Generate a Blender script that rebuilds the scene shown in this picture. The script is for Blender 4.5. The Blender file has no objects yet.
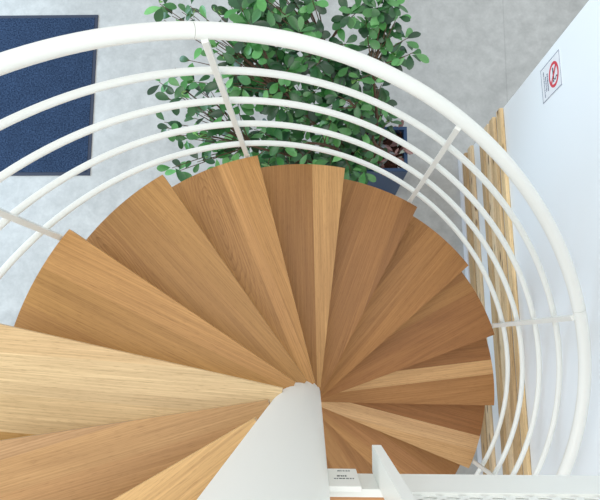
import bpy, bmesh, math, random
from mathutils import Vector, Matrix
scene = bpy.context.scene
COL = scene.collection
random.seed(11)
R = math.radians

# ------------------------------------------------------------------ helpers
def link(name, me, mat=None, parent=None):
    o = bpy.data.objects.new(name, me)
    COL.objects.link(o)
    if mat is not None:
        for m in (mat if isinstance(mat, (list, tuple)) else [mat]):
            o.data.materials.append(m)
    if parent is not None:
        o.parent = parent
    return o

def empty(name, loc, label, cat, group=None):
    o = bpy.data.objects.new(name, None)
    COL.objects.link(o)
    o.location = loc
    o.empty_display_size = .1
    tag(o, label, cat, group)
    return o

def tag(o, label, cat, group=None):
    o['label'] = label
    o['category'] = cat
    if group: o['group'] = group
    return o

def from_bm(name, bm, mat, parent=None, smooth=False, off=None):
    """bm is in world coordinates; if it gets a parent the mesh is moved into the parent's space."""
    if parent is not None:
        w = Vector((0, 0, 0)); p = parent
        while p is not None:
            w += p.location; p = p.parent
        bmesh.ops.translate(bm, vec=-w, verts=bm.verts)
    bmesh.ops.recalc_face_normals(bm, faces=bm.faces)
    me = bpy.data.meshes.new(name)
    bm.to_mesh(me); bm.free()
    if smooth:
        for p in me.polygons: p.use_smooth = True
    return link(name, me, mat, parent)

def add_box(bm, x0, x1, y0, y1, z0, z1, bevel=0, mtx=None):
    b = bmesh.new()
    bmesh.ops.create_cube(b, size=1)
    for v in b.verts:
        v.co = Vector(((x0+x1)/2 + v.co.x*(x1-x0), (y0+y1)/2 + v.co.y*(y1-y0), (z0+z1)/2 + v.co.z*(z1-z0)))
    if bevel:
        bmesh.ops.bevel(b, geom=b.edges[:], offset=bevel, segments=2, affect='EDGES', profile=.6)
    if mtx: bmesh.ops.transform(b, matrix=mtx, verts=b.verts)
    me = bpy.data.meshes.new('tmp'); b.to_mesh(me); b.free()
    bm.from_mesh(me); bpy.data.meshes.remove(me)

def add_tube(bm, pts, r, n=12, caps=True):
    pts = [Vector(p) for p in pts]
    rs = r if isinstance(r, (list, tuple)) else [r]*len(pts)
    rings = []
    up = Vector((0, 0, 1))
    for i, p in enumerate(pts):
        t = (pts[min(i+1, len(pts)-1)] - pts[max(i-1, 0)]).normalized()
        a = t.cross(up)
        if a.length < .05: a = t.cross(Vector((1, 0, 0)))
        a.normalize(); b = a.cross(t)
        rings.append([bm.verts.new(p + (a*math.cos(2*math.pi*k/n) + b*math.sin(2*math.pi*k/n))*rs[i]) for k in range(n)])
    for A, B in zip(rings, rings[1:]):
        for k in range(n):
            bm.faces.new((A[k], A[(k+1) % n], B[(k+1) % n], B[k]))
    if caps:
        bm.faces.new(rings[0]); bm.faces.new(list(reversed(rings[-1])))

def add_cyl(bm, x, y, z0, z1, r, n=48, r2=None):
    r2 = r if r2 is None else r2
    A = [bm.verts.new((x+r*math.cos(2*math.pi*k/n), y+r*math.sin(2*math.pi*k/n), z0)) for k in range(n)]
    B = [bm.verts.new((x+r2*math.cos(2*math.pi*k/n), y+r2*math.sin(2*math.pi*k/n), z1)) for k in range(n)]
    for k in range(n): bm.faces.new((A[k], A[(k+1) % n], B[(k+1) % n], B[k]))
    bm.faces.new(A); bm.faces.new(B)

def smooth_by_angle(o, ang=35):
    me = o.data
    for p in me.polygons: p.use_smooth = True
    b = bmesh.new(); b.from_mesh(me)
    for e in b.edges:
        if len(e.link_faces) == 2:
            e.smooth = e.calc_face_angle(0) < R(ang)
    b.to_mesh(me); b.free()

# ------------------------------------------------------------------ materials
def srgb(r, g, b):
    f = lambda c: (c/255/12.92) if c/255 <= .04045 else ((c/255+.055)/1.055)**2.4
    return (f(r), f(g), f(b), 1)

def new_mat(name):
    m = bpy.data.materials.new(name); m.use_nodes = True
    nt = m.node_tree
    return m, nt, nt.nodes['Principled BSDF']

def plain(name, col, rough=.5, spec=.5, metallic=0, bump=0, bscale=200, vary=0):
    m, nt, b = new_mat(name)
    b.inputs['Base Color'].default_value = col
    b.inputs['Roughness'].default_value = rough
    b.inputs['Specular IOR Level'].default_value = spec
    b.inputs['Metallic'].default_value = metallic
    if vary or bump:
        tc = nt.nodes.new('ShaderNodeTexCoord')
        n = nt.nodes.new('ShaderNodeTexNoise'); n.inputs['Scale'].default_value = bscale; n.inputs['Detail'].default_value = 4
        nt.links.new(tc.outputs['Object'], n.inputs['Vector'])
        if vary:
            h = nt.nodes.new('ShaderNodeMixRGB'); h.blend_type = 'MULTIPLY'
            r = nt.nodes.new('ShaderNodeValToRGB')
            r.color_ramp.elements[0].position = .3; r.color_ramp.elements[0].color = (1-vary, 1-vary, 1-vary, 1)
            r.color_ramp.elements[1].position = .7
            nt.links.new(n.outputs['Fac'], r.inputs['Fac'])
            h.inputs['Fac'].default_value = 1
            h.inputs['Color1'].default_value = col
            nt.links.new(r.outputs['Color'], h.inputs['Color2'])
            nt.links.new(h.outputs['Color'], b.inputs['Base Color'])
        if bump:
            bp = nt.nodes.new('ShaderNodeBump'); bp.inputs['Strength'].default_value = bump; bp.inputs['Distance'].default_value = .002
            nt.links.new(n.outputs['Fac'], bp.inputs['Height']); nt.links.new(bp.outputs['Normal'], b.inputs['Normal'])
    return m

def wood_mat(name, contrast=.24, rough=.42, knots=False):
    """board colour comes from the mesh attribute stave_colour, the grain runs along grain.x"""
    m, nt, b = new_mat(name)
    L = nt.links.new
    def N(t, **k):
        n = nt.nodes.new(t)
        for a, v in k.items(): setattr(n, a, v)
        return n
    g = N('ShaderNodeAttribute', attribute_name='grain')
    c = N('ShaderNodeAttribute', attribute_name='stave_colour')
    def noise(sx, sy, scale, detail, dist=0):
        mp = N('ShaderNodeMapping'); mp.inputs['Scale'].default_value = (sx, sy, 1)
        L(g.outputs['Vector'], mp.inputs['Vector'])
        n = N('ShaderNodeTexNoise'); n.inputs['Scale'].default_value = scale; n.inputs['Detail'].default_value = detail
        n.inputs['Distortion'].default_value = dist
        L(mp.outputs['Vector'], n.inputs['Vector']); return n
    fine = noise(3, 230, 1, 4, .0)
    broad = noise(.8, 30, 1, 3, .25)
    pore = noise(28, 420, 1, 2, 0)
    # growth rings: a low frequency field cut into bands gives the flame figure of flat-sawn boards
    field = noise(.55, 5.5, 1, 1, .1)
    mul = N('ShaderNodeMath', operation='MULTIPLY'); mul.inputs[1].default_value = 20
    L(field.outputs['Fac'], mul.inputs[0])
    fr = N('ShaderNodeMath', operation='PINGPONG'); L(mul.outputs[0], fr.inputs[0]); fr.inputs[1].default_value = 1
    def ramp(src, p0, v0, p1, v1):
        r = N('ShaderNodeMapRange'); r.inputs[1].default_value = p0; r.inputs[2].default_value = p1
        r.inputs[3].default_value = v0; r.inputs[4].default_value = v1
        L(src, r.inputs[0]); return r.outputs[0]
    f1 = ramp(fine.outputs['Fac'], .32, 1-contrast*.85, .68, 1+contrast*.35)
    f2 = ramp(broad.outputs['Fac'], .3, 1-contrast*.42, .7, 1+contrast*.25)
    f3 = ramp(fr.outputs[0], .0, 1.03, 1, 1-contrast*.28)
    f4 = ramp(pore.outputs['Fac'], .30, 1-contrast*.9, .44, 1)
    p = None
    for s in (f1, f2, f3, f4):
        if p is None: p = s; continue
        q = N('ShaderNodeMath', operation='MULTIPLY'); L(p, q.inputs[0]); L(s, q.inputs[1]); p = q.outputs[0]
    fa = N('ShaderNodeAttribute', attribute_name='figure')
    fs = N('ShaderNodeSeparateXYZ'); L(fa.outputs['Vector'], fs.inputs[0])
    fm = N('ShaderNodeMapping'); fm.inputs['Scale'].default_value = (3.0, 17, 0); L(fa.outputs['Vector'], fm.inputs['Vector'])
    fl = N('ShaderNodeVectorMath', operation='LENGTH'); L(fm.outputs['Vector'], fl.inputs[0])
    wob = noise(4, 14, 1, 2)
    wa = N('ShaderNodeMath', operation='MULTIPLY_ADD'); L(wob.outputs['Fac'], wa.inputs[0]); wa.inputs[1].default_value = .55; L(fl.outputs['Value'], wa.inputs[2])
    wm = N('ShaderNodeMath', operation='MULTIPLY'); L(wa.outputs[0], wm.inputs[0]); wm.inputs[1].default_value = 7
    wf = N('ShaderNodeMath', operation='FRACT'); L(wm.outputs[0], wf.inputs[0])
    f5 = ramp(wf.outputs[0], .55, 0, 1, -.26)
    fade = ramp(fl.outputs['Value'], .8, 1, 1.9, 0)
    fx = N('ShaderNodeMath', operation='MULTIPLY'); L(f5, fx.inputs[0]); L(fs.outputs['Z'], fx.inputs[1])
    fx2 = N('ShaderNodeMath', operation='MULTIPLY_ADD'); L(fx.outputs[0], fx2.inputs[0]); L(fade, fx2.inputs[1]); fx2.inputs[2].default_value = 1
    q = N('ShaderNodeMath', operation='MULTIPLY'); L(p, q.inputs[0]); L(fx2.outputs[0], q.inputs[1]); p = q.outputs[0]
    # darker streaks are also redder
    gam = N('ShaderNodeCombineColor')
    for i, e in enumerate((.85, 1.0, 1.15)):
        pw = N('ShaderNodeMath', operation='POWER'); L(p, pw.inputs[0]); pw.inputs[1].default_value = e
        L(pw.outputs[0], gam.inputs[i])
    mx = N('ShaderNodeMixRGB', blend_type='MULTIPLY'); mx.inputs['Fac'].default_value = 1
    L(c.outputs['Color'], mx.inputs['Color1']); L(gam.outputs['Color'], mx.inputs['Color2'])
    outc = mx.outputs['Color']
    if knots:
        mp = N('ShaderNodeMapping'); mp.inputs['Scale'].default_value = (4.5, 14, 1)
        L(g.outputs['Vector'], mp.inputs['Vector'])
        v = N('ShaderNodeTexVoronoi'); v.inputs['Scale'].default_value = 1
        L(mp.outputs['Vector'], v.inputs['Vector'])
        k = ramp(v.outputs['Distance'], .10, .9, .19, 0)
        km = N('ShaderNodeMixRGB'); L(k, km.inputs['Fac']); L(outc, km.inputs['Color1'])
        km.inputs['Color2'].default_value = srgb(92, 60, 34)
        outc = km.outputs['Color']
    L(outc, b.inputs['Base Color'])
    b.inputs['Roughness'].default_value = rough
    b.inputs['Specular IOR Level'].default_value = .35
    bp = N('ShaderNodeBump'); bp.inputs['Strength'].default_value = .12; bp.inputs['Distance'].default_value = .001
    L(fine.outputs['Fac'], bp.inputs['Height']); L(bp.outputs['Normal'], b.inputs['Normal'])
    return m

M_WHITE = plain('white_powder_coat', srgb(231, 232, 226), .38, .4, bump=.03, bscale=300)
M_WALL = plain('white_painted_wall', srgb(241, 246, 249), .55, .4, bump=.05, bscale=90)
M_BASE = plain('white_skirting', srgb(228, 232, 238), .45)
M_WOOD = wood_mat('oiled_beech_tread')
M_PINE = wood_mat('pine_board', contrast=.34, rough=.6, knots=True)
M_POT = plain('dark_blue_planter', srgb(36, 68, 106), .4, .4, bump=.05, bscale=60, vary=.12)
M_SOIL = plain('bark_mulch', srgb(86, 56, 44), .9, .2, bump=1, bscale=70, vary=.6)
M_STEM = plain('brown_bark', srgb(104, 82, 66), .8, .2, bump=.5, bscale=90, vary=.35)
M_SIGN = plain('sign_white', srgb(238, 240, 244), .35)
M_RED = plain('sign_red', srgb(214, 52, 70), .4)
M_INK = plain('sign_ink', srgb(96, 104, 130), .5)
M_BLACK = plain('sign_black', srgb(44, 44, 52), .5)
M_DARK = plain('dark_marks', srgb(92, 98, 98), .5)
M_RUBBER = plain('mat_edge_rubber', srgb(42, 50, 68), .7)

def concrete():
    m, nt, b = new_mat('polished_concrete')
    L = nt.links.new
    tc = nt.nodes.new('ShaderNodeTexCoord')
    def noise(s, d, dist=0):
        n = nt.nodes.new('ShaderNodeTexNoise'); n.inputs['Scale'].default_value = s; n.inputs['Detail'].default_value = d
        n.inputs['Distortion'].default_value = dist
        L(tc.outputs['Object'], n.inputs['Vector']); return n
    a = noise(2.2, 7, .6); c = noise(13, 6, .4); e = noise(60, 3)
    def mr(n, lo, hi):
        r = nt.nodes.new('ShaderNodeMapRange'); r.inputs[1].default_value = .3; r.inputs[2].default_value = .7
        r.inputs[3].default_value = lo; r.inputs[4].default_value = hi; L(n.outputs['Fac'], r.inputs[0]); return r.outputs[0]
    v = mr(a, .88, 1.06)
    for s in (mr(c, .88, 1.07), mr(e, .95, 1.04)):
        q = nt.nodes.new('ShaderNodeMath'); q.operation = 'MULTIPLY'; L(v, q.inputs[0]); L(s, q.inputs[1]); v = q.outputs[0]
    # saw-cut joint in the slab
    sx = nt.nodes.new('ShaderNodeSeparateXYZ'); L(tc.outputs['Object'], sx.inputs[0])
    cm = nt.nodes.new('ShaderNodeMath'); cm.operation = 'COMPARE'; L(sx.outputs['X'], cm.inputs[0]); cm.inputs[1].default_value = 1.49; cm.inputs[2].default_value = .004
    jm = nt.nodes.new('ShaderNodeMath'); jm.operation = 'MULTIPLY_ADD'; L(cm.outputs[0], jm.inputs[0]); jm.inputs[1].default_value = -.14; jm.inputs[2].default_value = 1
    q = nt.nodes.new('ShaderNodeMath'); q.operation = 'MULTIPLY'; L(v, q.inputs[0]); L(jm.outputs[0], q.inputs[1]); v = q.outputs[0]
    mx = nt.nodes.new('ShaderNodeMixRGB'); mx.blend_type = 'MULTIPLY'; mx.inputs['Fac'].default_value = 1
    mx.inputs['Color1'].default_value = srgb(182, 183, 180)
    L(v, mx.inputs['Color2']); L(mx.outputs['Color'], b.inputs['Base Color'])
    b.inputs['Roughness'].default_value = .42
    b.inputs['Specular IOR Level'].default_value = .5
    return m
M_FLOOR = concrete()

def carpet():
    m, nt, b = new_mat('blue_woven_mat')
    L = nt.links.new
    tc = nt.nodes.new('ShaderNodeTexCoord')
    n = nt.nodes.new('ShaderNodeTexNoise'); n.inputs['Scale'].default_value = 95; n.inputs['Detail'].default_value = 3
    L(tc.outputs['Object'], n.inputs['Vector'])
    n2 = nt.nodes.new('ShaderNodeTexNoise'); n2.inputs['Scale'].default_value = 7; n2.inputs['Detail'].default_value = 3
    L(tc.outputs['Object'], n2.inputs['Vector'])
    r = nt.nodes.new('ShaderNodeValToRGB')
    r.color_ramp.elements[0].position = .32; r.color_ramp.elements[0].color = srgb(24, 37, 58)
    r.color_ramp.elements[1].position = .68; r.color_ramp.elements[1].color = srgb(58, 76, 102)
    L(n.outputs['Fac'], r.inputs['Fac'])
    r2 = nt.nodes.new('ShaderNodeMapRange'); r2.inputs[1].default_value = .3; r2.inputs[2].default_value = .7
    r2.inputs[3].default_value = .9; r2.inputs[4].default_value = 1.08; L(n2.outputs['Fac'], r2.inputs[0])
    mx = nt.nodes.new('ShaderNodeMixRGB'); mx.blend_type = 'MULTIPLY'; mx.inputs['Fac'].default_value = 1
    L(r.outputs['Color'], mx.inputs['Color1']); L(r2.outputs[0], mx.inputs['Color2'])
    L(mx.outputs['Color'], b.inputs['Base Color']); b.inputs['Roughness'].default_value = .95
    b.inputs['Specular IOR Level'].default_value = .1
    bp = nt.nodes.new('ShaderNodeBump'); bp.inputs['Strength'].default_value = .5; bp.inputs['Distance'].default_value = .004
    L(n.outputs['Fac'], bp.inputs['Height']); L(bp.outputs['Normal'], b.inputs['Normal'])
    return m
M_MAT = carpet()

def leaf_mat():
    m, nt, b = new_mat('glossy_leaf')
    L = nt.links.new
    a = nt.nodes.new('ShaderNodeAttribute'); a.attribute_name = 'leaf_colour'
    tc = nt.nodes.new('ShaderNodeTexCoord')
    n = nt.nodes.new('ShaderNodeTexNoise'); n.inputs['Scale'].default_value = 40
    L(tc.outputs['Object'], n.inputs['Vector'])
    r = nt.nodes.new('ShaderNodeMapRange'); r.inputs[3].default_value = .8; r.inputs[4].default_value = 1.2
    L(n.outputs['Fac'], r.inputs[0])
    mx = nt.nodes.new('ShaderNodeMixRGB'); mx.blend_type = 'MULTIPLY'; mx.inputs['Fac'].default_value = 1
    L(a.outputs['Color'], mx.inputs['Color1']); L(r.outputs[0], mx.inputs['Color2'])
    L(mx.outputs['Color'], b.inputs['Base Color'])
    b.inputs['Roughness'].default_value = .3; b.inputs['Specular IOR Level'].default_value = .6
    return m
M_LEAF = leaf_mat()
# ------------------------------------------------------------------ measures (metres; origin = stair axis at the level of one tread)
RISE = .19363                 # height of one step
STEP = R(21.0657)             # turn of one step
PH0 = R(142.1583)             # front corner of the tread at level 0
RT = 1.05                     # outer radius of the treads
RR = 1.0882                   # radius of the handrail
RC = .0894                    # radius of the centre column
OFF = .0828                   # the front edge runs past the axis at this distance
FLOOR = -12*RISE
def lvl(k): return -k*RISE
def ang(k): return PH0 - k*STEP

# ------------------------------------------------------------------ setting
bm = bmesh.new(); add_box(bm, -6, 5, -5, 7, FLOOR-.12, FLOOR)
o = from_bm('floor', bm, M_FLOOR); o['kind'] = 'structure'
WX = lambda y: 1.19 - .0325*y          # wall face
WEND = 1.5735
def along_wall(bm, d0, d1, y0, y1, z0, z1, bevel=0):
    """box parallel to the wall, from d0 to d1 in front of its face (negative = inside the wall)"""
    a = math.atan(.0325)
    mt = Matrix.Translation((WX(0), 0, 0)) @ Matrix.Rotation(a, 4, 'Z')
    add_box(bm, -d1, -d0, y0/math.cos(a), y1/math.cos(a), z0, z1, bevel, mt)
bm = bmesh.new(); along_wall(bm, -.14, 0, -4.9, WEND, FLOOR, 2.9, .004)
o = from_bm('wall_right', bm, M_WALL); o['kind'] = 'structure'
bm = bmesh.new(); along_wall(bm, 0, .03, -4.9, WEND, FLOOR, FLOOR+.085, .003)
o = from_bm('baseboard_right', bm, M_BASE); o['kind'] = 'structure'

# ------------------------------------------------------------------ wood attributes
def set_wood(o, cols, grains):
    me = o.data
    a = me.attributes.new('stave_colour', 'FLOAT_COLOR', 'CORNER')
    g = me.attributes.new('grain', 'FLOAT_VECTOR', 'CORNER')
    for i in range(len(me.loops)):
        a.data[i].color = cols[i]; g.data[i].vector = grains[i]

# pine boards on the wall
def pine_board(y0, y1, z0, z1, th, col, label, seed):
    bm = bmesh.new(); along_wall(bm, .001, th, y0, y1, z0, z1, .005)
    base = Vector((WX(0), 0, z0))
    bmesh.ops.translate(bm, vec=-base, verts=bm.verts)
    o = from_bm('pine_board', bm, M_PINE); o.location = base
    me = o.data; cols = []; gr = []
    rnd = random.Random(seed); s = rnd.uniform(0, 40)
    for l in me.loops:
        v = me.vertices[l.vertex_index].co
        cols.append(col); gr.append((v.y + s, v.z + v.x*.8 + seed*3.1, seed*1.7))
    set_wood(o, cols, gr)
    tag(o, label, 'board', 'pine boards along the white wall')
    return o
PINES = [(-2.223, -2.125, 'lowest pine board on the white wall, just above the skirting', (204, 172, 128)),
         (-2.046, -1.957, 'second pine board up, right below the wide white gap', (238, 212, 172)),
         (-1.741, -1.655, 'pine board directly above the wide white gap on the wall', (214, 184, 140)),
         (-1.607, -1.524, 'pine board third from the top of the wall boards', (246, 222, 182)),
         (-1.487, -1.404, 'pine board just below the topmost wall board', (226, 196, 150)),
         (-1.333, -1.258, 'topmost pale yellow pine board under the bare white wall', (244, 214, 164))]
for i, (z0, z1, lab, c) in enumerate(PINES):
    pine_board(-2.6, WEND-.002, z0, z1-.003, .0235, srgb(*c), lab, i+1)

# floor mat
mx0, mx1, my0, my1 = -2.62, -1.606, 1.463, 2.733
mat_t = empty('door_mat', ((mx0+mx1)/2, (my0+my1)/2, FLOOR), 'large dark blue woven mat lying on the grey floor', 'mat')
bm = bmesh.new(); add_box(bm, mx0+.024, mx1-.024, my0+.024, my1-.024, FLOOR+.001, FLOOR+.011, .002)
from_bm('carpet_pile', bm, M_MAT, mat_t)
bm = bmesh.new()
add_box(bm, mx0, mx1, my0, my0+.03, FLOOR, FLOOR+.008, .002); add_box(bm, mx0, mx1, my1-.03, my1, FLOOR, FLOOR+.008, .002)
add_box(bm, mx0, mx0+.03, my0+.03, my1-.03, FLOOR, FLOOR+.008, .002); add_box(bm, mx1-.03, mx1, my0+.03, my1-.03, FLOOR, FLOOR+.008, .002)
o = from_bm('rubber_edge', bm, M_RUBBER, mat_t); o['label'] = 'dark rubber edge'

# ------------------------------------------------------------------ no smoking sign on the wall
SY0, SY1, SZ0, SZ1 = 1.360, 1.522, -.653, -.42
sg = empty('no_smoking_sign', (WX(1.44), 1.44, SZ0), 'white no smoking sign with red ring on the white wall', 'sign')
def on_wall(bm): return bm
bm = bmesh.new(); along_wall(bm, .0005, .003, SY0, SY1, SZ0, SZ1); from_bm('sign_plate', bm, M_SIGN, sg)
bm = bmesh.new(); b_ = .003
along_wall(bm, .003, .0036, SY0, SY1, SZ0, SZ0+b_); along_wall(bm, .003, .0036, SY0, SY1, SZ1-b_, SZ1)
along_wall(bm, .003, .0036, SY0, SY0+b_, SZ0+b_, SZ1-b_); along_wall(bm, .003, .0036, SY1-b_, SY1, SZ0+b_, SZ1-b_)
o = from_bm('sign_border', bm, M_INK, sg); o['label'] = 'thin dark border line'
def wall_disc(bm, cy, cz, r0, r1, d0, d1, n=48):
    ra = []
    for d in (d0, d1):
        for r in (r0, r1):
            ra.append([bm.verts.new((WX(cy+r*math.cos(2*math.pi*k/n)) - d, cy + r*math.cos(2*math.pi*k/n), cz + r*math.sin(2*math.pi*k/n))) for k in range(n)])
    i0, o0, i1, o1 = ra
    for k in range(n):
        j = (k+1) % n
        bm.faces.new((i1[k], i1[j], o1[j], o1[k])); bm.faces.new((i0[k], o0[k], o0[j], i0[j]))
        bm.faces.new((o0[k], o1[k], o1[j], o0[j])); bm.faces.new((i0[k], i0[j], i1[j], i1[k]))
cy, cz = 1.440, -.499
bm = bmesh.new(); wall_disc(bm, cy, cz, .045, .058, .003, .004)
def wall_bar(bm, a, b, w, d0, d1):
    a = Vector((0, *a)); b = Vector((0, *b)); t = (b-a).normalized(); n = Vector((0, -t.z, t.y))*w/2
    q = [a+n, b+n, b-n, a-n]
    lo = [bm.verts.new((WX(p.y)-d0, p.y, p.z)) for p in q]; hi = [bm.verts.new((WX(p.y)-d1, p.y, p.z)) for p in q]
    bm.faces.new(hi); bm.faces.new(lo)
    for k in range(4): bm.faces.new((lo[k], lo[(k+1) % 4], hi[(k+1) % 4], hi[k]))
s = .047*math.sqrt(.5)
wall_bar(bm, (cy+s, cz+s), (cy-s, cz-s), .011, .0042, .0050)
o = from_bm('prohibition_ring', bm, M_RED, sg); o['label'] = 'red ring with diagonal bar'
bm = bmesh.new()
wall_bar(bm, (cy+.034, cz-.006), (cy-.020, cz-.006), .011, .003, .0038)
wall_bar(bm, (cy-.024, cz-.006), (cy-.033, cz-.006), .011, .003, .0038)
for q in range(5):      # smoke curl
    y = cy-.022 - .006*math.sin(q*1.3); z = cz+.004+q*.007
    wall_bar(bm, (y, z), (cy-.022-.006*math.sin((q+1)*1.3), z+.007), .005, .003, .0038)
o = from_bm('cigarette_symbol', bm, M_BLACK, sg); o['label'] = 'black cigarette symbol'
bm = bmesh.new(); rnd = random.Random(5)
def marks(y0, y1, z, h):   # lettering too small to read in the photograph: rows of little strokes
    y = y1
    while y > y0:
        w = rnd.uniform(.004, .008)
        wall_bar(bm, (y, z), (y-w, z), h*rnd.uniform(.7, 1), .003, .0036)
        y -= w + rnd.uniform(.0015, .0035)
marks(1.392, 1.476, -.575, .013); marks(1.40, 1.470, -.597, .009); marks(1.378, 1.500, -.618, .008)
o = from_bm('small_print', bm, M_INK, sg); o['label'] = 'rows of small dark print'

# ------------------------------------------------------------------ spiral staircase
st = empty('spiral_staircase', (0, 0, FLOOR), 'white spiral staircase with wedge shaped wooden treads and curved handrails', 'staircase')

bm = bmesh.new(); add_cyl(bm, 0, 0, FLOOR, 2.95, RC, 96); add_cyl(bm, 0, 0, FLOOR, FLOOR+.012, .16, 72)
o = from_bm('column', bm, M_WHITE, st); smooth_by_angle(o)

def clip(poly, n0, n1):
    """keep the part of poly whose y lies between n0 and n1"""
    def half(p, keep, lim, s):
        out = []
        for i, a in enumerate(p):
            b = p[(i+1) % len(p)]
            ia, ib = s*(a[1]-lim) >= 0, s*(b[1]-lim) >= 0
            if ia: out.append(a)
            if ia != ib:
                t = (lim-a[1])/(b[1]-a[1]); out.append((a[0]+t*(b[0]-a[0]), lim))
        return out
    p = half(poly, True, n0, 1)
    return half(p, True, n1, -1) if len(p) > 2 else p
TILT = R(12.4)           # boards of a tread run this far behind its front corner
BACK = R(25.4)
TH = .04
def tread_outline():
    # local frame: x along the boards, y towards the back of the tread
    fc = Vector((RT*math.cos(-TILT), RT*math.sin(-TILT)))
    be = math.asin(OFF/RT); u = Vector((math.cos(-TILT+be), math.sin(-TILT+be)))
    t_in = RT*math.cos(be) - .058      # back along the front edge to the column
    fi = fc - u*t_in
    pts = [tuple(fi), tuple(fc)]
    n = 28
    for i in range(1, n+1):
        a = -TILT + BACK*i/n
        pts.append((RT*math.cos(a), RT*math.sin(a)))
    a = -TILT+BACK; bc = Vector((RT*math.cos(a), RT*math.sin(a)))
    v = Vector((math.cos(a-be), math.sin(a-be)))
    pts.append(tuple(bc - v*t_in))
    return pts
OUT = tread_outline()
FIG = {(2, 2): (.80, .035), (1, 2): (.93, .13), (5, 2): (.6, .12)}   # flame figures: where their hearts lie on the board
def make_tread(k, staves):
    """staves: list of (limit towards the back, colour) from the front edge backwards"""
    phi = ang(k) + TILT
    bm = bmesh.new(); n0 = -9; info = []
    for j, (n1, c) in enumerate(staves):
        p = clip(OUT, n0, n1)
        if len(p) > 2:
            top = [bm.verts.new((x, y, 0)) for x, y in p]; bot = [bm.verts.new((x, y, -TH)) for x, y in p]
            fs = [bm.faces.new(top), bm.faces.new(list(reversed(bot)))]
            fs += [bm.faces.new((top[i], bot[i], bot[(i+1) % len(p)], top[(i+1) % len(p)])) for i in range(len(p))]
            for f in fs: f.material_index = 0
            info += [(j, c)]*len(fs)
        n0 = n1
    me = bpy.data.meshes.new('tread'); bmesh.ops.recalc_face_normals(bm, faces=bm.faces); bm.to_mesh(me); bm.free()
    o = link('tread', me, M_WOOD, st)
    o.location = (0, 0, lvl(k)-FLOOR); o.rotation_euler = (0, 0, phi)
    cols = [None]*len(me.loops); gr = [None]*len(me.loops)
    for p in me.polygons:
        j, c = info[p.index]
        sd = (k+7)*2.37 + j*5.1
        for li in p.loop_indices:
            v = me.vertices[me.loops[li].vertex_index].co
            cols[li] = srgb(*c); gr[li] = (v.x + sd*3, v.y + v.z*.6 + sd*7, sd)
    set_wood(o, cols, gr)
    fg = me.attributes.new('figure', 'FLOAT_VECTOR', 'CORNER')
    for p in me.polygons:
        j, c = info[p.index]; f = FIG.get((k, j))
        for li in p.loop_indices:
            v = me.vertices[me.loops[li].vertex_index].co
            fg.data[li].vector = (v.x-f[0], v.y-f[1], 1) if f else (0, 0, 0)
    # steel bracket that carries the tread
    b2 = bmesh.new(); add_box(b2, .045, .102, -.076, .050, -.050, -.006, .003)
    h = bpy.data.meshes.new('hub_bracket'); bmesh.ops.recalc_face_normals(b2, faces=b2.faces); b2.to_mesh(h); b2.free()
    h = link('hub_bracket', h, M_WHITE, o); h['label'] = 'white steel bracket'
    return o
TR = {
 -5: [(9, (199, 160, 101))],
 -4: [(9, (207, 169, 117))],
 -3: [(.02, (214, 175, 119)), (9, (208, 167, 111))],
 -2: [(-.145, (183, 145, 103)), (-.05, (187, 147, 99)), (.06, (183, 141, 94)), (9, (164, 120, 76))],
 -1: [(-.13, (218, 186, 139)), (.0, (224, 196, 150)), (.1175, (220, 190, 142)), (9, (191, 149, 88))],
  0: [(-.06, (192, 144, 87)), (.08, (186, 140, 81)), (9, (178, 132, 77))],
  1: [(-.08, (182, 136, 79)), (.06, (178, 132, 77)), (9, (175, 128, 75))],
  2: [(-.092, (190, 140, 81)), (-.049, (198, 147, 89)), (9, (184, 135, 79))],
  3: [(-.0756, (200, 152, 95)), (.05, (162, 114, 62)), (9, (168, 119, 66))],
  4: [(-.146, (152, 104, 58)), (.0, (170, 119, 68)), (.09, (166, 116, 66)), (9, (160, 112, 62))],
  5: [(-.06, (170, 119, 66)), (.05, (174, 123, 70)), (9, (166, 116, 64))],
  6: [(.026, (156, 106, 60)), (.10, (172, 123, 71)), (9, (162, 112, 64))],
  7: [(-.056, (168, 119, 70)), (.022, (207, 162, 110)), (9, (156, 106, 61))],
  8: [(-.12, (205, 161, 110)), (-.036, (213, 171, 123)), (9, (154, 104, 60))],
  9: [(-.09, (180, 132, 81)), (.02, (174, 124, 77)), (9, (162, 114, 66))],
 10: [(-.05, (175, 128, 79)), (9, (172, 123, 75))],
 11: [(.0, (178, 132, 81)), (9, (168, 119, 71))],
}
for k in sorted(TR): make_tread(k, TR[k])

# rails: helices that follow the steps
def helix(k0, k1, r, h, step=2.0):
    n = max(2, int(abs(k1-k0)*21/step)); pts = []
    for i in range(n+1):
        k = k0 + (k1-k0)*i/n
        pts.append((r*math.cos(ang(k)), r*math.sin(ang(k)), lvl(k)+h))
    return pts
HH = (1.039, .789, .544, .305, .060)
gap = .0016/(RR*STEP)
for a, b in ((-6.0, 1.822), (1.822, 5.828), (5.828, 11.6)):
    bm = bmesh.new(); add_tube(bm, helix(a+gap/2, b-gap/2, RR, HH[0]), .0235, 20)
    o = from_bm('handrail', bm, M_WHITE, st); smooth_by_angle(o, 50)
for h in HH[1:]:
    bm = bmesh.new(); add_tube(bm, helix(-5.9, 11.55, RR-.002, h), .0120, 14)
    o = from_bm('guard_rail', bm, M_WHITE, st); smooth_by_angle(o, 50)
for k in (-4, -2, 0, 2, 4, 6, 8, 10):
    a = ang(k) + R(2.45); r = 1.0665
    mt = Matrix.Rotation(a, 4, 'Z')
    bm = bmesh.new()
    kk = k - 2.45/21.0657
    add_box(bm, r-.0125, r+.0125, -.0095, .0095, lvl(k)-.046, lvl(kk)+HH[0]-.004, .001, mt)
    add_box(bm, RT-.002, r, -.012, .012, lvl(k)-.034, lvl(k)-.008, .001, mt)
    from_bm('baluster', bm, M_WHITE, st)

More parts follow.
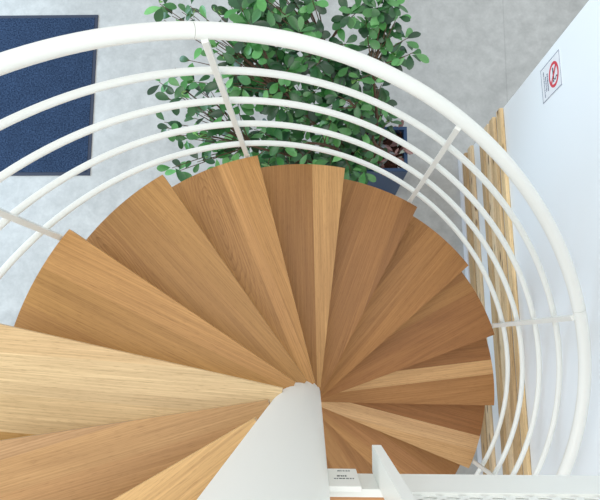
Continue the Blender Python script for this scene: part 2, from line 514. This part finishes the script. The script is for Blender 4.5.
# landing at the top
LZ = 1.1618
LY = -.010
bm = bmesh.new(); add_box(bm, .03, 1.06, -1.05, LY-.012, 1.09, 1.136)
o = from_bm('landing_deck', bm, M_WOOD, st)
cs = []; gr = []
for l in o.data.loops:
    v = o.data.vertices[l.vertex_index].co; cs.append(srgb(190, 138, 92)); gr.append((v.x, v.y+v.z*.5, 3.3))
set_wood(o, cs, gr)
bm = bmesh.new()
add_box(bm, .09, 1.08, LY-.014, LY, 1.005, 1.138, .002)
add_box(bm, 1.06, 1.08, -1.06, LY-.014, 1.005, 1.138, .002)
add_box(bm, .0, 1.08, -1.074, -1.06, 1.005, 1.138, .002)
from_bm('landing_beam', bm, M_WHITE, st)
br = bmesh.new(); add_box(br, .070, .1445, LY+.0005, LY+.010, 1.012, 1.166, .002)
br = from_bm('landing_bracket', br, M_WHITE, st)
bm = bmesh.new(); rnd = random.Random(2)
for z, x0, x1, h in ((1.036, .108, .130, .006), (1.082, .106, .124, .010), (1.104, .100, .134, .006)):
    x = x0; bm = bmesh.new()
    while x < x1:
        w = rnd.uniform(.002, .005); add_box(bm, x, x+w, LY+.0098, LY+.0106, z-h/2*rnd.uniform(.6, 1), z+h/2); x += w+rnd.uniform(.0008, .002)
    o = from_bm('bracket_marking', bm, M_DARK, br); o['label'] = 'row of small dark marks'
# guard post: flat bar screwed to the outside of the beam
bm = bmesh.new(); add_box(bm, .1765, .1945, LY+.0005, .0415, .995, 1.98, .001)
from_bm('landing_post', bm, M_WHITE, st)
# perforated guard panel beyond the post
def perforated(bm, x0, x1, z0, nx, nz, pitch, hr, y0, y1):
    n = 12
    px = (x1-x0)/nx
    def ring(cx, cz, y, sq):
        out = []
        for q in range(n):
            a = 2*math.pi*q/n
            if sq:
                c, s_ = math.cos(a), math.sin(a); m_ = max(abs(c), abs(s_)); out.append((cx+c/m_*px/2, y, cz+s_/m_*pitch/2))
            else: out.append((cx+hr*math.cos(a), y, cz+hr*math.sin(a)))
        return [bm.verts.new(p) for p in out]
    for i in range(nx):
        for j in range(nz):
            cx = x0+(i+.5)*px; cz = z0+(j+.5)*pitch
            so, ho = ring(cx, cz, y1, True), ring(cx, cz, y1, False)
            si, hi = ring(cx, cz, y0, True), ring(cx, cz, y0, False)
            for q in range(n):
                w = (q+1) % n
                bm.faces.new((so[q], so[w], ho[w], ho[q])); bm.faces.new((si[w], si[q], hi[q], hi[w]))
                bm.faces.new((ho[q], ho[w], hi[w], hi[q]))
    bmesh.ops.remove_doubles(bm, verts=bm.verts, dist=1e-5)
bm = bmesh.new()
PZ = 1.197
perforated(bm, .1955, 1.0235, PZ, 23, 15, .036, .0115, LY+.002, LY+.004)
add_box(bm, .1955, 1.08, LY+.0003, LY+.0012, 1.137, PZ+.54)
add_box(bm, .1955, 1.08, LY+.0006, LY+.008, 1.128, PZ, .001)
add_box(bm, .1955, 1.08, LY+.0006, LY+.008, PZ+.54, PZ+.544, .001)
add_box(bm, 1.0235, 1.08, LY+.0006, LY+.008, PZ, PZ+.54, .001)
from_bm('guard_panel', bm, M_WHITE, st)
bm = bmesh.new(); add_tube(bm, [(.15, LY+.03, 2.0), (1.09, LY+.03, 2.0)], .022, 16)
o = from_bm('handrail', bm, M_WHITE, st); smooth_by_angle(o, 50)

# ------------------------------------------------------------------ planted trough
PX0, PX1, PY0, PY1, PZ1 = .10, .645, 1.305, 1.597, -1.65
pl = empty('potted_shrub', ((PX0+PX1)/2, (PY0+PY1)/2, FLOOR), 'large bushy green shrub with rounded leaves in a dark blue planter', 'plant')
bm = bmesh.new(); w = .022
add_box(bm, PX0, PX1, PY0, PY0+w, FLOOR+.001, PZ1, .003); add_box(bm, PX0, PX1, PY1-w, PY1, FLOOR+.001, PZ1, .003)
add_box(bm, PX0, PX0+w, PY0+w, PY1-w, FLOOR+.001, PZ1, .003); add_box(bm, PX1-w, PX1, PY0+w, PY1-w, FLOOR+.001, PZ1, .003)
add_box(bm, PX0+w, PX1-w, PY0+w, PY1-w, FLOOR+.001, FLOOR+.03)
pot = from_bm('planter', bm, M_POT, pl)
bm = bmesh.new()
n = 30; m_ = 16; V = {}
rnd = random.Random(8)
for i in range(n+1):
    for j in range(m_+1):
        V[i, j] = bm.verts.new((PX0+w+(PX1-PX0-2*w)*i/n, PY0+w+(PY1-PY0-2*w)*j/m_, PZ1-.075+rnd.uniform(-.012, .014)))
for i in range(n):
    for j in range(m_): bm.faces.new((V[i, j], V[i+1, j], V[i+1, j+1], V[i, j+1]))
o = from_bm('soil', bm, M_SOIL, pot); o['label'] = 'brown bark mulch'

TIPS = [(-0.723,1.938,-0.75),(-0.671,1.899,-0.8),(-0.725,1.904,-0.85),(-0.58,1.953,-0.8),(-0.568,1.925,-0.85),(-0.643,1.975,-0.9),(-0.481,1.849,-0.75),(-0.434,1.908,-0.8),(-0.359,1.906,-0.7),(-0.357,1.918,-0.8),(-0.279,1.901,-0.75),(-0.271,1.994,-0.8),(-0.179,1.841,-0.7),(-0.099,1.83,-0.7),(-0.175,2.016,-0.9),(-0.725,1.37,-1.0),(-0.676,1.326,-1.0),(-0.755,1.421,-1.05),(-0.701,1.498,-0.9),(-0.629,1.514,-0.9),(-0.597,1.517,-0.95),(-0.608,1.706,-0.9),(-0.682,1.685,-0.95),(-0.641,1.563,-0.9),(-0.724,1.65,-1.0),(-0.777,1.628,-1.0),(-0.578,1.606,-0.95),(-0.544,1.55,-0.95),(-0.5,1.581,-1.0),(-0.582,1.425,-1.0),(-0.529,1.441,-1.0),(-0.643,1.347,-1.1),(-0.547,1.314,-1.0),(-0.505,1.324,-1.1),(-0.586,1.279,-1.1),(-0.726,1.192,-1.15),(-0.715,1.183,-1.2),(-0.579,1.211,-1.1),(-0.506,1.248,-1.15),(-0.467,1.346,-1.1),(-0.433,1.457,-1.0),(-0.418,1.431,-1.05),(-0.44,1.723,-0.8),(-0.428,1.78,-0.85),(-0.382,1.704,-0.9),(-0.35,1.671,-0.9),(-0.404,1.614,-1.0),(-0.459,1.298,-1.2),(-0.402,1.263,-1.2),(-0.391,1.321,-1.2),(-0.487,1.207,-1.25),(0.48,1.872,-0.75),(0.542,1.794,-0.85),(0.445,1.813,-0.8),(0.58,1.741,-0.9),(0.375,1.878,-0.7),(0.4,1.852,-0.75),(0.354,1.814,-0.8),(0.347,1.763,-0.85),(0.429,1.777,-0.95),(0.499,1.766,-1.0),(0.444,1.71,-1.0),(0.319,1.831,-0.75),(0.286,1.868,-0.7),(0.445,1.909,-0.7),(0.406,1.962,-0.7),(0.337,1.985,-0.7),(0.443,1.692,-1.2),(0.382,1.684,-1.15),(0.312,1.709,-1.1),(0.457,1.644,-1.35),(0.491,1.619,-1.45),(0.52,1.574,-1.5),(0.483,1.536,-1.5),(0.415,1.614,-1.4),(0.36,1.637,-1.3),(0.414,1.49,-1.55),(0.455,1.429,-1.6),(0.352,1.426,-1.55),(0.398,1.537,-1.5),(0.262,1.677,-1.0),(0.219,1.644,-1.0),(0.237,1.858,-0.7),(0.219,1.715,-0.75),(-0.108,1.304,-1.15),(0.007,1.293,-1.25),(-0.127,1.322,-1.1),(-0.155,1.262,-1.2),(-0.08,1.249,-1.3),(-0.207,1.244,-1.3),(0.123,1.248,-1.45),(0.287,1.305,-1.5),(0.255,1.25,-1.6),(0.193,1.25,-1.6),(-0.025,1.235,-1.4),(0.045,1.212,-1.5),(0.328,1.426,-1.33),(-0.224,1.694,-1.094),(0.247,1.492,-1.53),(-0.15,1.551,-1.033),(0.294,1.415,-1.655),(0.074,1.541,-1.161),(-0.259,1.776,-1.091),(0.315,1.382,-1.477),(-0.187,1.334,-1.516),(0.003,1.737,-0.847),(-0.018,1.716,-0.631),(-0.236,1.807,-0.985),(-0.3,1.865,-0.655),(-0.025,2.023,-0.556),(0.314,1.467,-1.191),(-0.093,1.29,-1.537),(-0.01,1.936,-0.835),(0.01,1.497,-1.426),(-0.355,1.793,-0.978),(0.039,1.256,-1.664),(0.296,1.517,-1.042),(0.18,1.737,-1.071),(0.116,1.442,-1.372),(0.228,1.641,-0.952),(0.349,1.264,-1.54),(-0.359,1.315,-1.76),(-0.259,1.542,-1.037),(-0.323,1.407,-1.301),(0.026,1.405,-1.613),(0.065,1.639,-0.836),(-0.326,1.673,-1.065),(-0.033,1.313,-1.746),(-0.219,1.847,-0.788),(-0.12,1.595,-0.88),(-0.235,1.425,-1.525),(0.213,1.24,-1.581),(0.129,1.623,-1.161),(0.047,1.282,-1.482),(0.177,1.543,-0.988),(-0.074,1.55,-0.945),(0.374,1.361,-1.565),(-0.102,1.465,-1.517),(0.021,1.552,-1.266),(0.319,1.627,-1.155),(0.3,1.527,-1.235),(0.115,1.255,-1.456),(0.158,1.61,-0.973),(0.001,1.978,-0.701),(-0.313,2.01,-0.78),(-0.089,1.485,-1.048),(-0.129,1.788,-0.879),(-0.231,1.908,-0.582),(-0.035,1.582,-1.444),(0.157,1.283,-1.402),(0.255,1.672,-1.208),(-0.007,1.637,-0.991),(0.222,1.32,-1.472),(0.006,2.134,-0.652),(-0.368,1.765,-1.076),(-0.132,1.336,-1.434),(-0.215,2.047,-0.544),(-0.202,1.517,-1.407),(0.093,1.433,-1.531),(-0.246,1.943,-0.832),(-0.166,1.247,-1.585),(0.308,1.511,-1.129),(0.148,1.499,-1.039),(0.027,1.748,-0.74),(0.275,1.556,-1.539),(-0.208,1.717,-0.642),(-0.265,1.79,-0.853),(-0.118,1.79,-1.045),(-0.411,1.487,-1.433),(-0.258,1.765,-0.615),(0.069,1.574,-1.005),(-0.02,1.997,-0.662),(-0.04,1.419,-1.596),(-0.365,1.614,-0.884),(0.276,1.257,-1.48),(-0.258,1.281,-1.377),(-0.263,2.076,-0.756),(-0.122,1.919,-0.867),(-0.302,1.503,-1.414),(0.108,1.64,-0.996),(0.049,1.89,-0.631),(0.179,1.455,-1.243),(-0.143,1.493,-1.024),(-0.341,1.281,-1.386),(0.337,1.45,-1.291),(-0.258,1.512,-1.574),(0.164,1.387,-1.547),(0.253,1.564,-1.343),(-0.212,1.603,-1.209),(0.026,1.545,-1.101),(0.234,1.754,-0.981),(0.115,1.462,-1.226),(-0.096,1.824,-0.857),(-0.068,1.614,-0.807),(-0.193,1.85,-1.007),(-0.106,1.479,-1.392),(-0.308,1.429,-1.554),(-0.049,1.56,-1.14),(-0.318,1.748,-1.09),(0.237,1.551,-1.114),(0.191,1.48,-1.59),(-0.305,2.123,-0.637),(0.28,1.598,-0.937),(0.251,1.684,-0.942),(0.179,1.791,-1.052),(-0.288,1.673,-1.147),(-0.167,1.823,-0.734),(-0.023,1.48,-1.526),(-0.15,1.375,-1.333),(-0.252,1.262,-1.515),(-0.293,1.745,-0.696),(-0.19,1.909,-0.629),(0.311,1.281,-1.79),(-0.015,1.823,-0.737),(-0.201,2.085,-0.673),(-0.173,1.852,-0.63),(-0.012,1.69,-0.857),(-0.356,1.538,-1.056),(-0.161,1.855,-0.926),(-0.161,1.452,-1.348),(-0.182,1.765,-1.139),(-0.346,1.603,-1.005),(0.125,1.714,-1.045),(0.155,1.478,-1.17),(-0.103,1.259,-1.727),(-0.042,1.689,-1.219),(-0.214,1.584,-0.968),(0.094,1.377,-1.628)]
NEDGE = 96
def leaf_geo(verts, faces, cols, base, direction, normal, length, width, col, fold=.18, droop=.2):
    t = direction.normalized(); nn = (normal - t*normal.dot(t)).normalized(); s = t.cross(nn)
    prof = ((0, .05), (.10, .20), (.28, .62), (.5, .92), (.68, 1.0), (.84, .82), (.94, .5), (1.0, .10))
    i0 = len(verts)
    for u, wd in prof:
        c = base + t*(u*length) + nn*(-droop*length*u*u)
        h = wd*width/2
        verts.append(c + s*h + nn*(fold*h)); verts.append(c); verts.append(c - s*h + nn*(fold*h))
    for q in range(len(prof)-1):
        a = i0+q*3
        faces.append((a, a+1, a+4, a+3)); faces.append((a+1, a+2, a+5, a+4))
        cols.append(col); cols.append(col)

GREENS = [(46, 100, 46), (58, 118, 56), (74, 136, 68), (34, 80, 42), (32, 74, 40), (28, 66, 36), (84, 148, 80), (54, 108, 56), (104, 164, 96), (44, 96, 48)]
YOUNG = [(128, 176, 92), (148, 194, 110), (108, 160, 84), (88, 146, 78)]
rnd = random.Random(21)
# main stems out of the soil
STEMS = [((.20, 1.47), (-.10, 1.55, -.95)), ((.26, 1.42), (.02, 1.30, -1.05)), ((.31, 1.50), (.12, 1.75, -.85)),
         ((.38, 1.45), (.24, 1.50, -.95)), ((.46, 1.50), (.36, 1.66, -.90)), ((.54, 1.43), (.40, 1.42, -1.30)), ((.15, 1.40), (-.30, 1.35, -1.25))]
data = []
for (x, y), e in STEMS:
    p0 = Vector((x, y, PZ1-.08)); p3 = Vector(e); pts = []
    side = Vector((rnd.uniform(-.05, .05), rnd.uniform(-.05, .05), 0))
    for i in range(13):
        t = i/12
        p = p0.lerp(p3, t) + Vector((0, 0, .18*math.sin(math.pi*t)*.5)) + side*math.sin(math.pi*t)
        pts.append(p)
    data.append([pts, [], [], [], []])     # centreline, twigs, leaf verts, faces, colours
for ti, tip in enumerate(TIPS):
    T = Vector(tip); edge = ti < NEDGE
    best = None
    for si, d in enumerate(data):
        for i in range(4, 13):
            v = T - d[0][i]
            c = v.length + max(0, -v.z)*.6
            if best is None or c < best[0]: best = (c, si, i)
    _, si, i = best
    d = data[si]; A = d[0][i]; v = T-A
    mid = A.lerp(T, .5) + Vector((rnd.uniform(-.04, .04), rnd.uniform(-.04, .04), rnd.uniform(.0, .06)))
    tw = []
    for q in range(9):
        t = q/8; tw.append(A*(1-t)**2 + mid*2*t*(1-t) + T*t*t)
    d[1].append(tw)
    tdir = (tw[8]-tw[6]).normalized()
    young = rnd.random() < .32
    nl = (rnd.randint(5, 7) if T.x > .2 else rnd.randint(2, 4)) if edge else rnd.randint(5, 8)
    a0 = rnd.uniform(0, 6.28)
    dark = .82 if T.x > .22 else 1.0
    def colour(pool):
        c = rnd.choice(pool); f_ = rnd.uniform(.85, 1.15); c = srgb(*[min(255, v_*f_) for v_ in c])
        return (c[0], c[1], c[2], 1)
    for q in range(nl):
        a = a0 + q*2.4 + rnd.uniform(-.3, .3)
        out = Vector((math.cos(a), math.sin(a), rnd.uniform(-.35, .45)))
        dr = (out + tdir*.35).normalized()
        nrm = Vector((rnd.uniform(-.55, .55), rnd.uniform(-.55, .55), 1.0))
        ln = rnd.uniform(.058, .094)
        leaf_geo(d[2], d[3], d[4], T + tdir*rnd.uniform(-.03, .0) + out*.012, dr, nrm, ln, ln*rnd.uniform(.46, .60), colour(GREENS), rnd.uniform(.05, .3), rnd.uniform(.05, .35))
    if young:
        for q in range(rnd.randint(2, 4)):
            a = rnd.uniform(0, 6.28)
            dr = Vector((math.cos(a), math.sin(a), 1.2)); ln = rnd.uniform(.03, .055)
            leaf_geo(d[2], d[3], d[4], T + Vector((0, 0, .008)), dr, Vector((math.cos(a+.8), math.sin(a+.8), .8)), ln, ln*.5, colour(YOUNG), .2, .1)
    # a few leaves along the twig
    if v.length > .12:
        for t in (.5, .62, .74, .86):
            if rnd.random() < ((.5 if T.x > .2 else .12) if edge else .85):
                P = A*(1-t)**2 + mid*2*t*(1-t) + T*t*t
                a = rnd.uniform(0, 6.28); dr = Vector((math.cos(a), math.sin(a), rnd.uniform(-.4, .3)))
                ln = rnd.uniform(.05, .08)
                leaf_geo(d[2], d[3], d[4], P, dr, Vector((rnd.uniform(-.5, .5), rnd.uniform(-.5, .5), 1)), ln, ln*.58, colour(GREENS), .15, .2)
for pts, twigs, lv, lf, lc in data:
    bm = bmesh.new()
    add_tube(bm, pts, [.011-.005*i/12 for i in range(13)], 8)
    for tw in twigs: add_tube(bm, tw, [.0038-.002*i/8 for i in range(9)], 5)
    s_ = from_bm('stem', bm, M_STEM, pl, smooth=True)
    me = bpy.data.meshes.new('foliage')
    base = Vector(pl.location)
    me.from_pydata([tuple(p-base) for p in lv], [], lf)
    a = me.attributes.new('leaf_colour', 'FLOAT_COLOR', 'FACE')
    for i, c in enumerate(lc): a.data[i].color = c
    for p in me.polygons: p.use_smooth = True
    link('foliage', me, M_LEAF, s_)
# low reddish and silvery growth on the soil
M_RL = plain('reddish_leaf', srgb(142, 104, 100), .6, .3, bscale=30, vary=.35)
lv, lf, lc = [], [], []
rnd = random.Random(3)
for q in range(46):
    p = Vector((rnd.uniform(.40, .62), rnd.uniform(1.34, 1.57), PZ1-.06+rnd.uniform(0, .07)))
    a = rnd.uniform(0, 6.28); ln = rnd.uniform(.04, .085)
    leaf_geo(lv, lf, lc, p, Vector((math.cos(a), math.sin(a), rnd.uniform(-.1, .6))), Vector((rnd.uniform(-.5, .5), rnd.uniform(-.5, .5), 1)), ln, ln*.36,
             rnd.choice([srgb(150, 112, 108), srgb(120, 84, 78), srgb(150, 160, 150), srgb(128, 134, 140), srgb(112, 70, 62)]), .2, .4)
me = bpy.data.meshes.new('undergrowth'); base = Vector(pl.location)
me.from_pydata([tuple(p-base) for p in lv], [], lf)
a = me.attributes.new('leaf_colour', 'FLOAT_COLOR', 'FACE')
for i, c in enumerate(lc): a.data[i].color = c
o = link('undergrowth', me, M_LEAF, pl); o['label'] = 'low reddish and silvery leaves'

# ------------------------------------------------------------------ light
w = bpy.data.worlds.new('room_light'); scene.world = w; w.use_nodes = True
bg = w.node_tree.nodes['Background']; bg.inputs['Color'].default_value = (.93, .97, 1, 1); bg.inputs['Strength'].default_value = 1.06
def area(name, loc, target, sx, sy, power, col):
    l = bpy.data.lights.new(name, 'AREA'); l.shape = 'RECTANGLE'; l.size = sx; l.size_y = sy; l.energy = power; l.color = col
    o = bpy.data.objects.new(name, l); COL.objects.link(o); o.location = loc
    d = Vector(target)-Vector(loc); o.rotation_euler = d.to_track_quat('-Z', 'Y').to_euler()
    return o
area('window_daylight', (-4.6, 2.2, -.2), (-2.2, 1.5, -2.3), 3.6, 2.2, 150, (.56, .78, 1.0))
area('upper_floor_daylight', (-2.6, -3.6, 3.4), (.4, .4, -.6), 3.0, 2.0, 120, (.95, .98, 1.0))
area('ceiling_lamp', (-.6, .9, 4.2), (.0, .5, -2.0), 3.0, 3.0, 60, (1.0, .96, .90))

# ------------------------------------------------------------------ camera
cam = bpy.data.cameras.new('camera'); co = bpy.data.objects.new('camera', cam); COL.objects.link(co)
cam.sensor_fit = 'HORIZONTAL'; cam.sensor_width = 36; cam.lens = 36*643.816/600
cam.clip_start = .02; cam.clip_end = 60
Mw = Matrix(((0.9996979, 0.0035346, -0.0243221), (0.0, 0.9896050, 0.1438122), (0.0245775, -0.1437688, 0.9893061)))   # world -> camera axes
co.matrix_world = Matrix.Translation((.0680, .2351, 2.2860)) @ Mw.transposed().to_4x4()
scene.camera = co
vs = scene.view_settings
vs.view_transform = 'Standard'; vs.look = 'None'; vs.gamma = 1; vs.use_curve_mapping = False; vs.exposure = -0.08
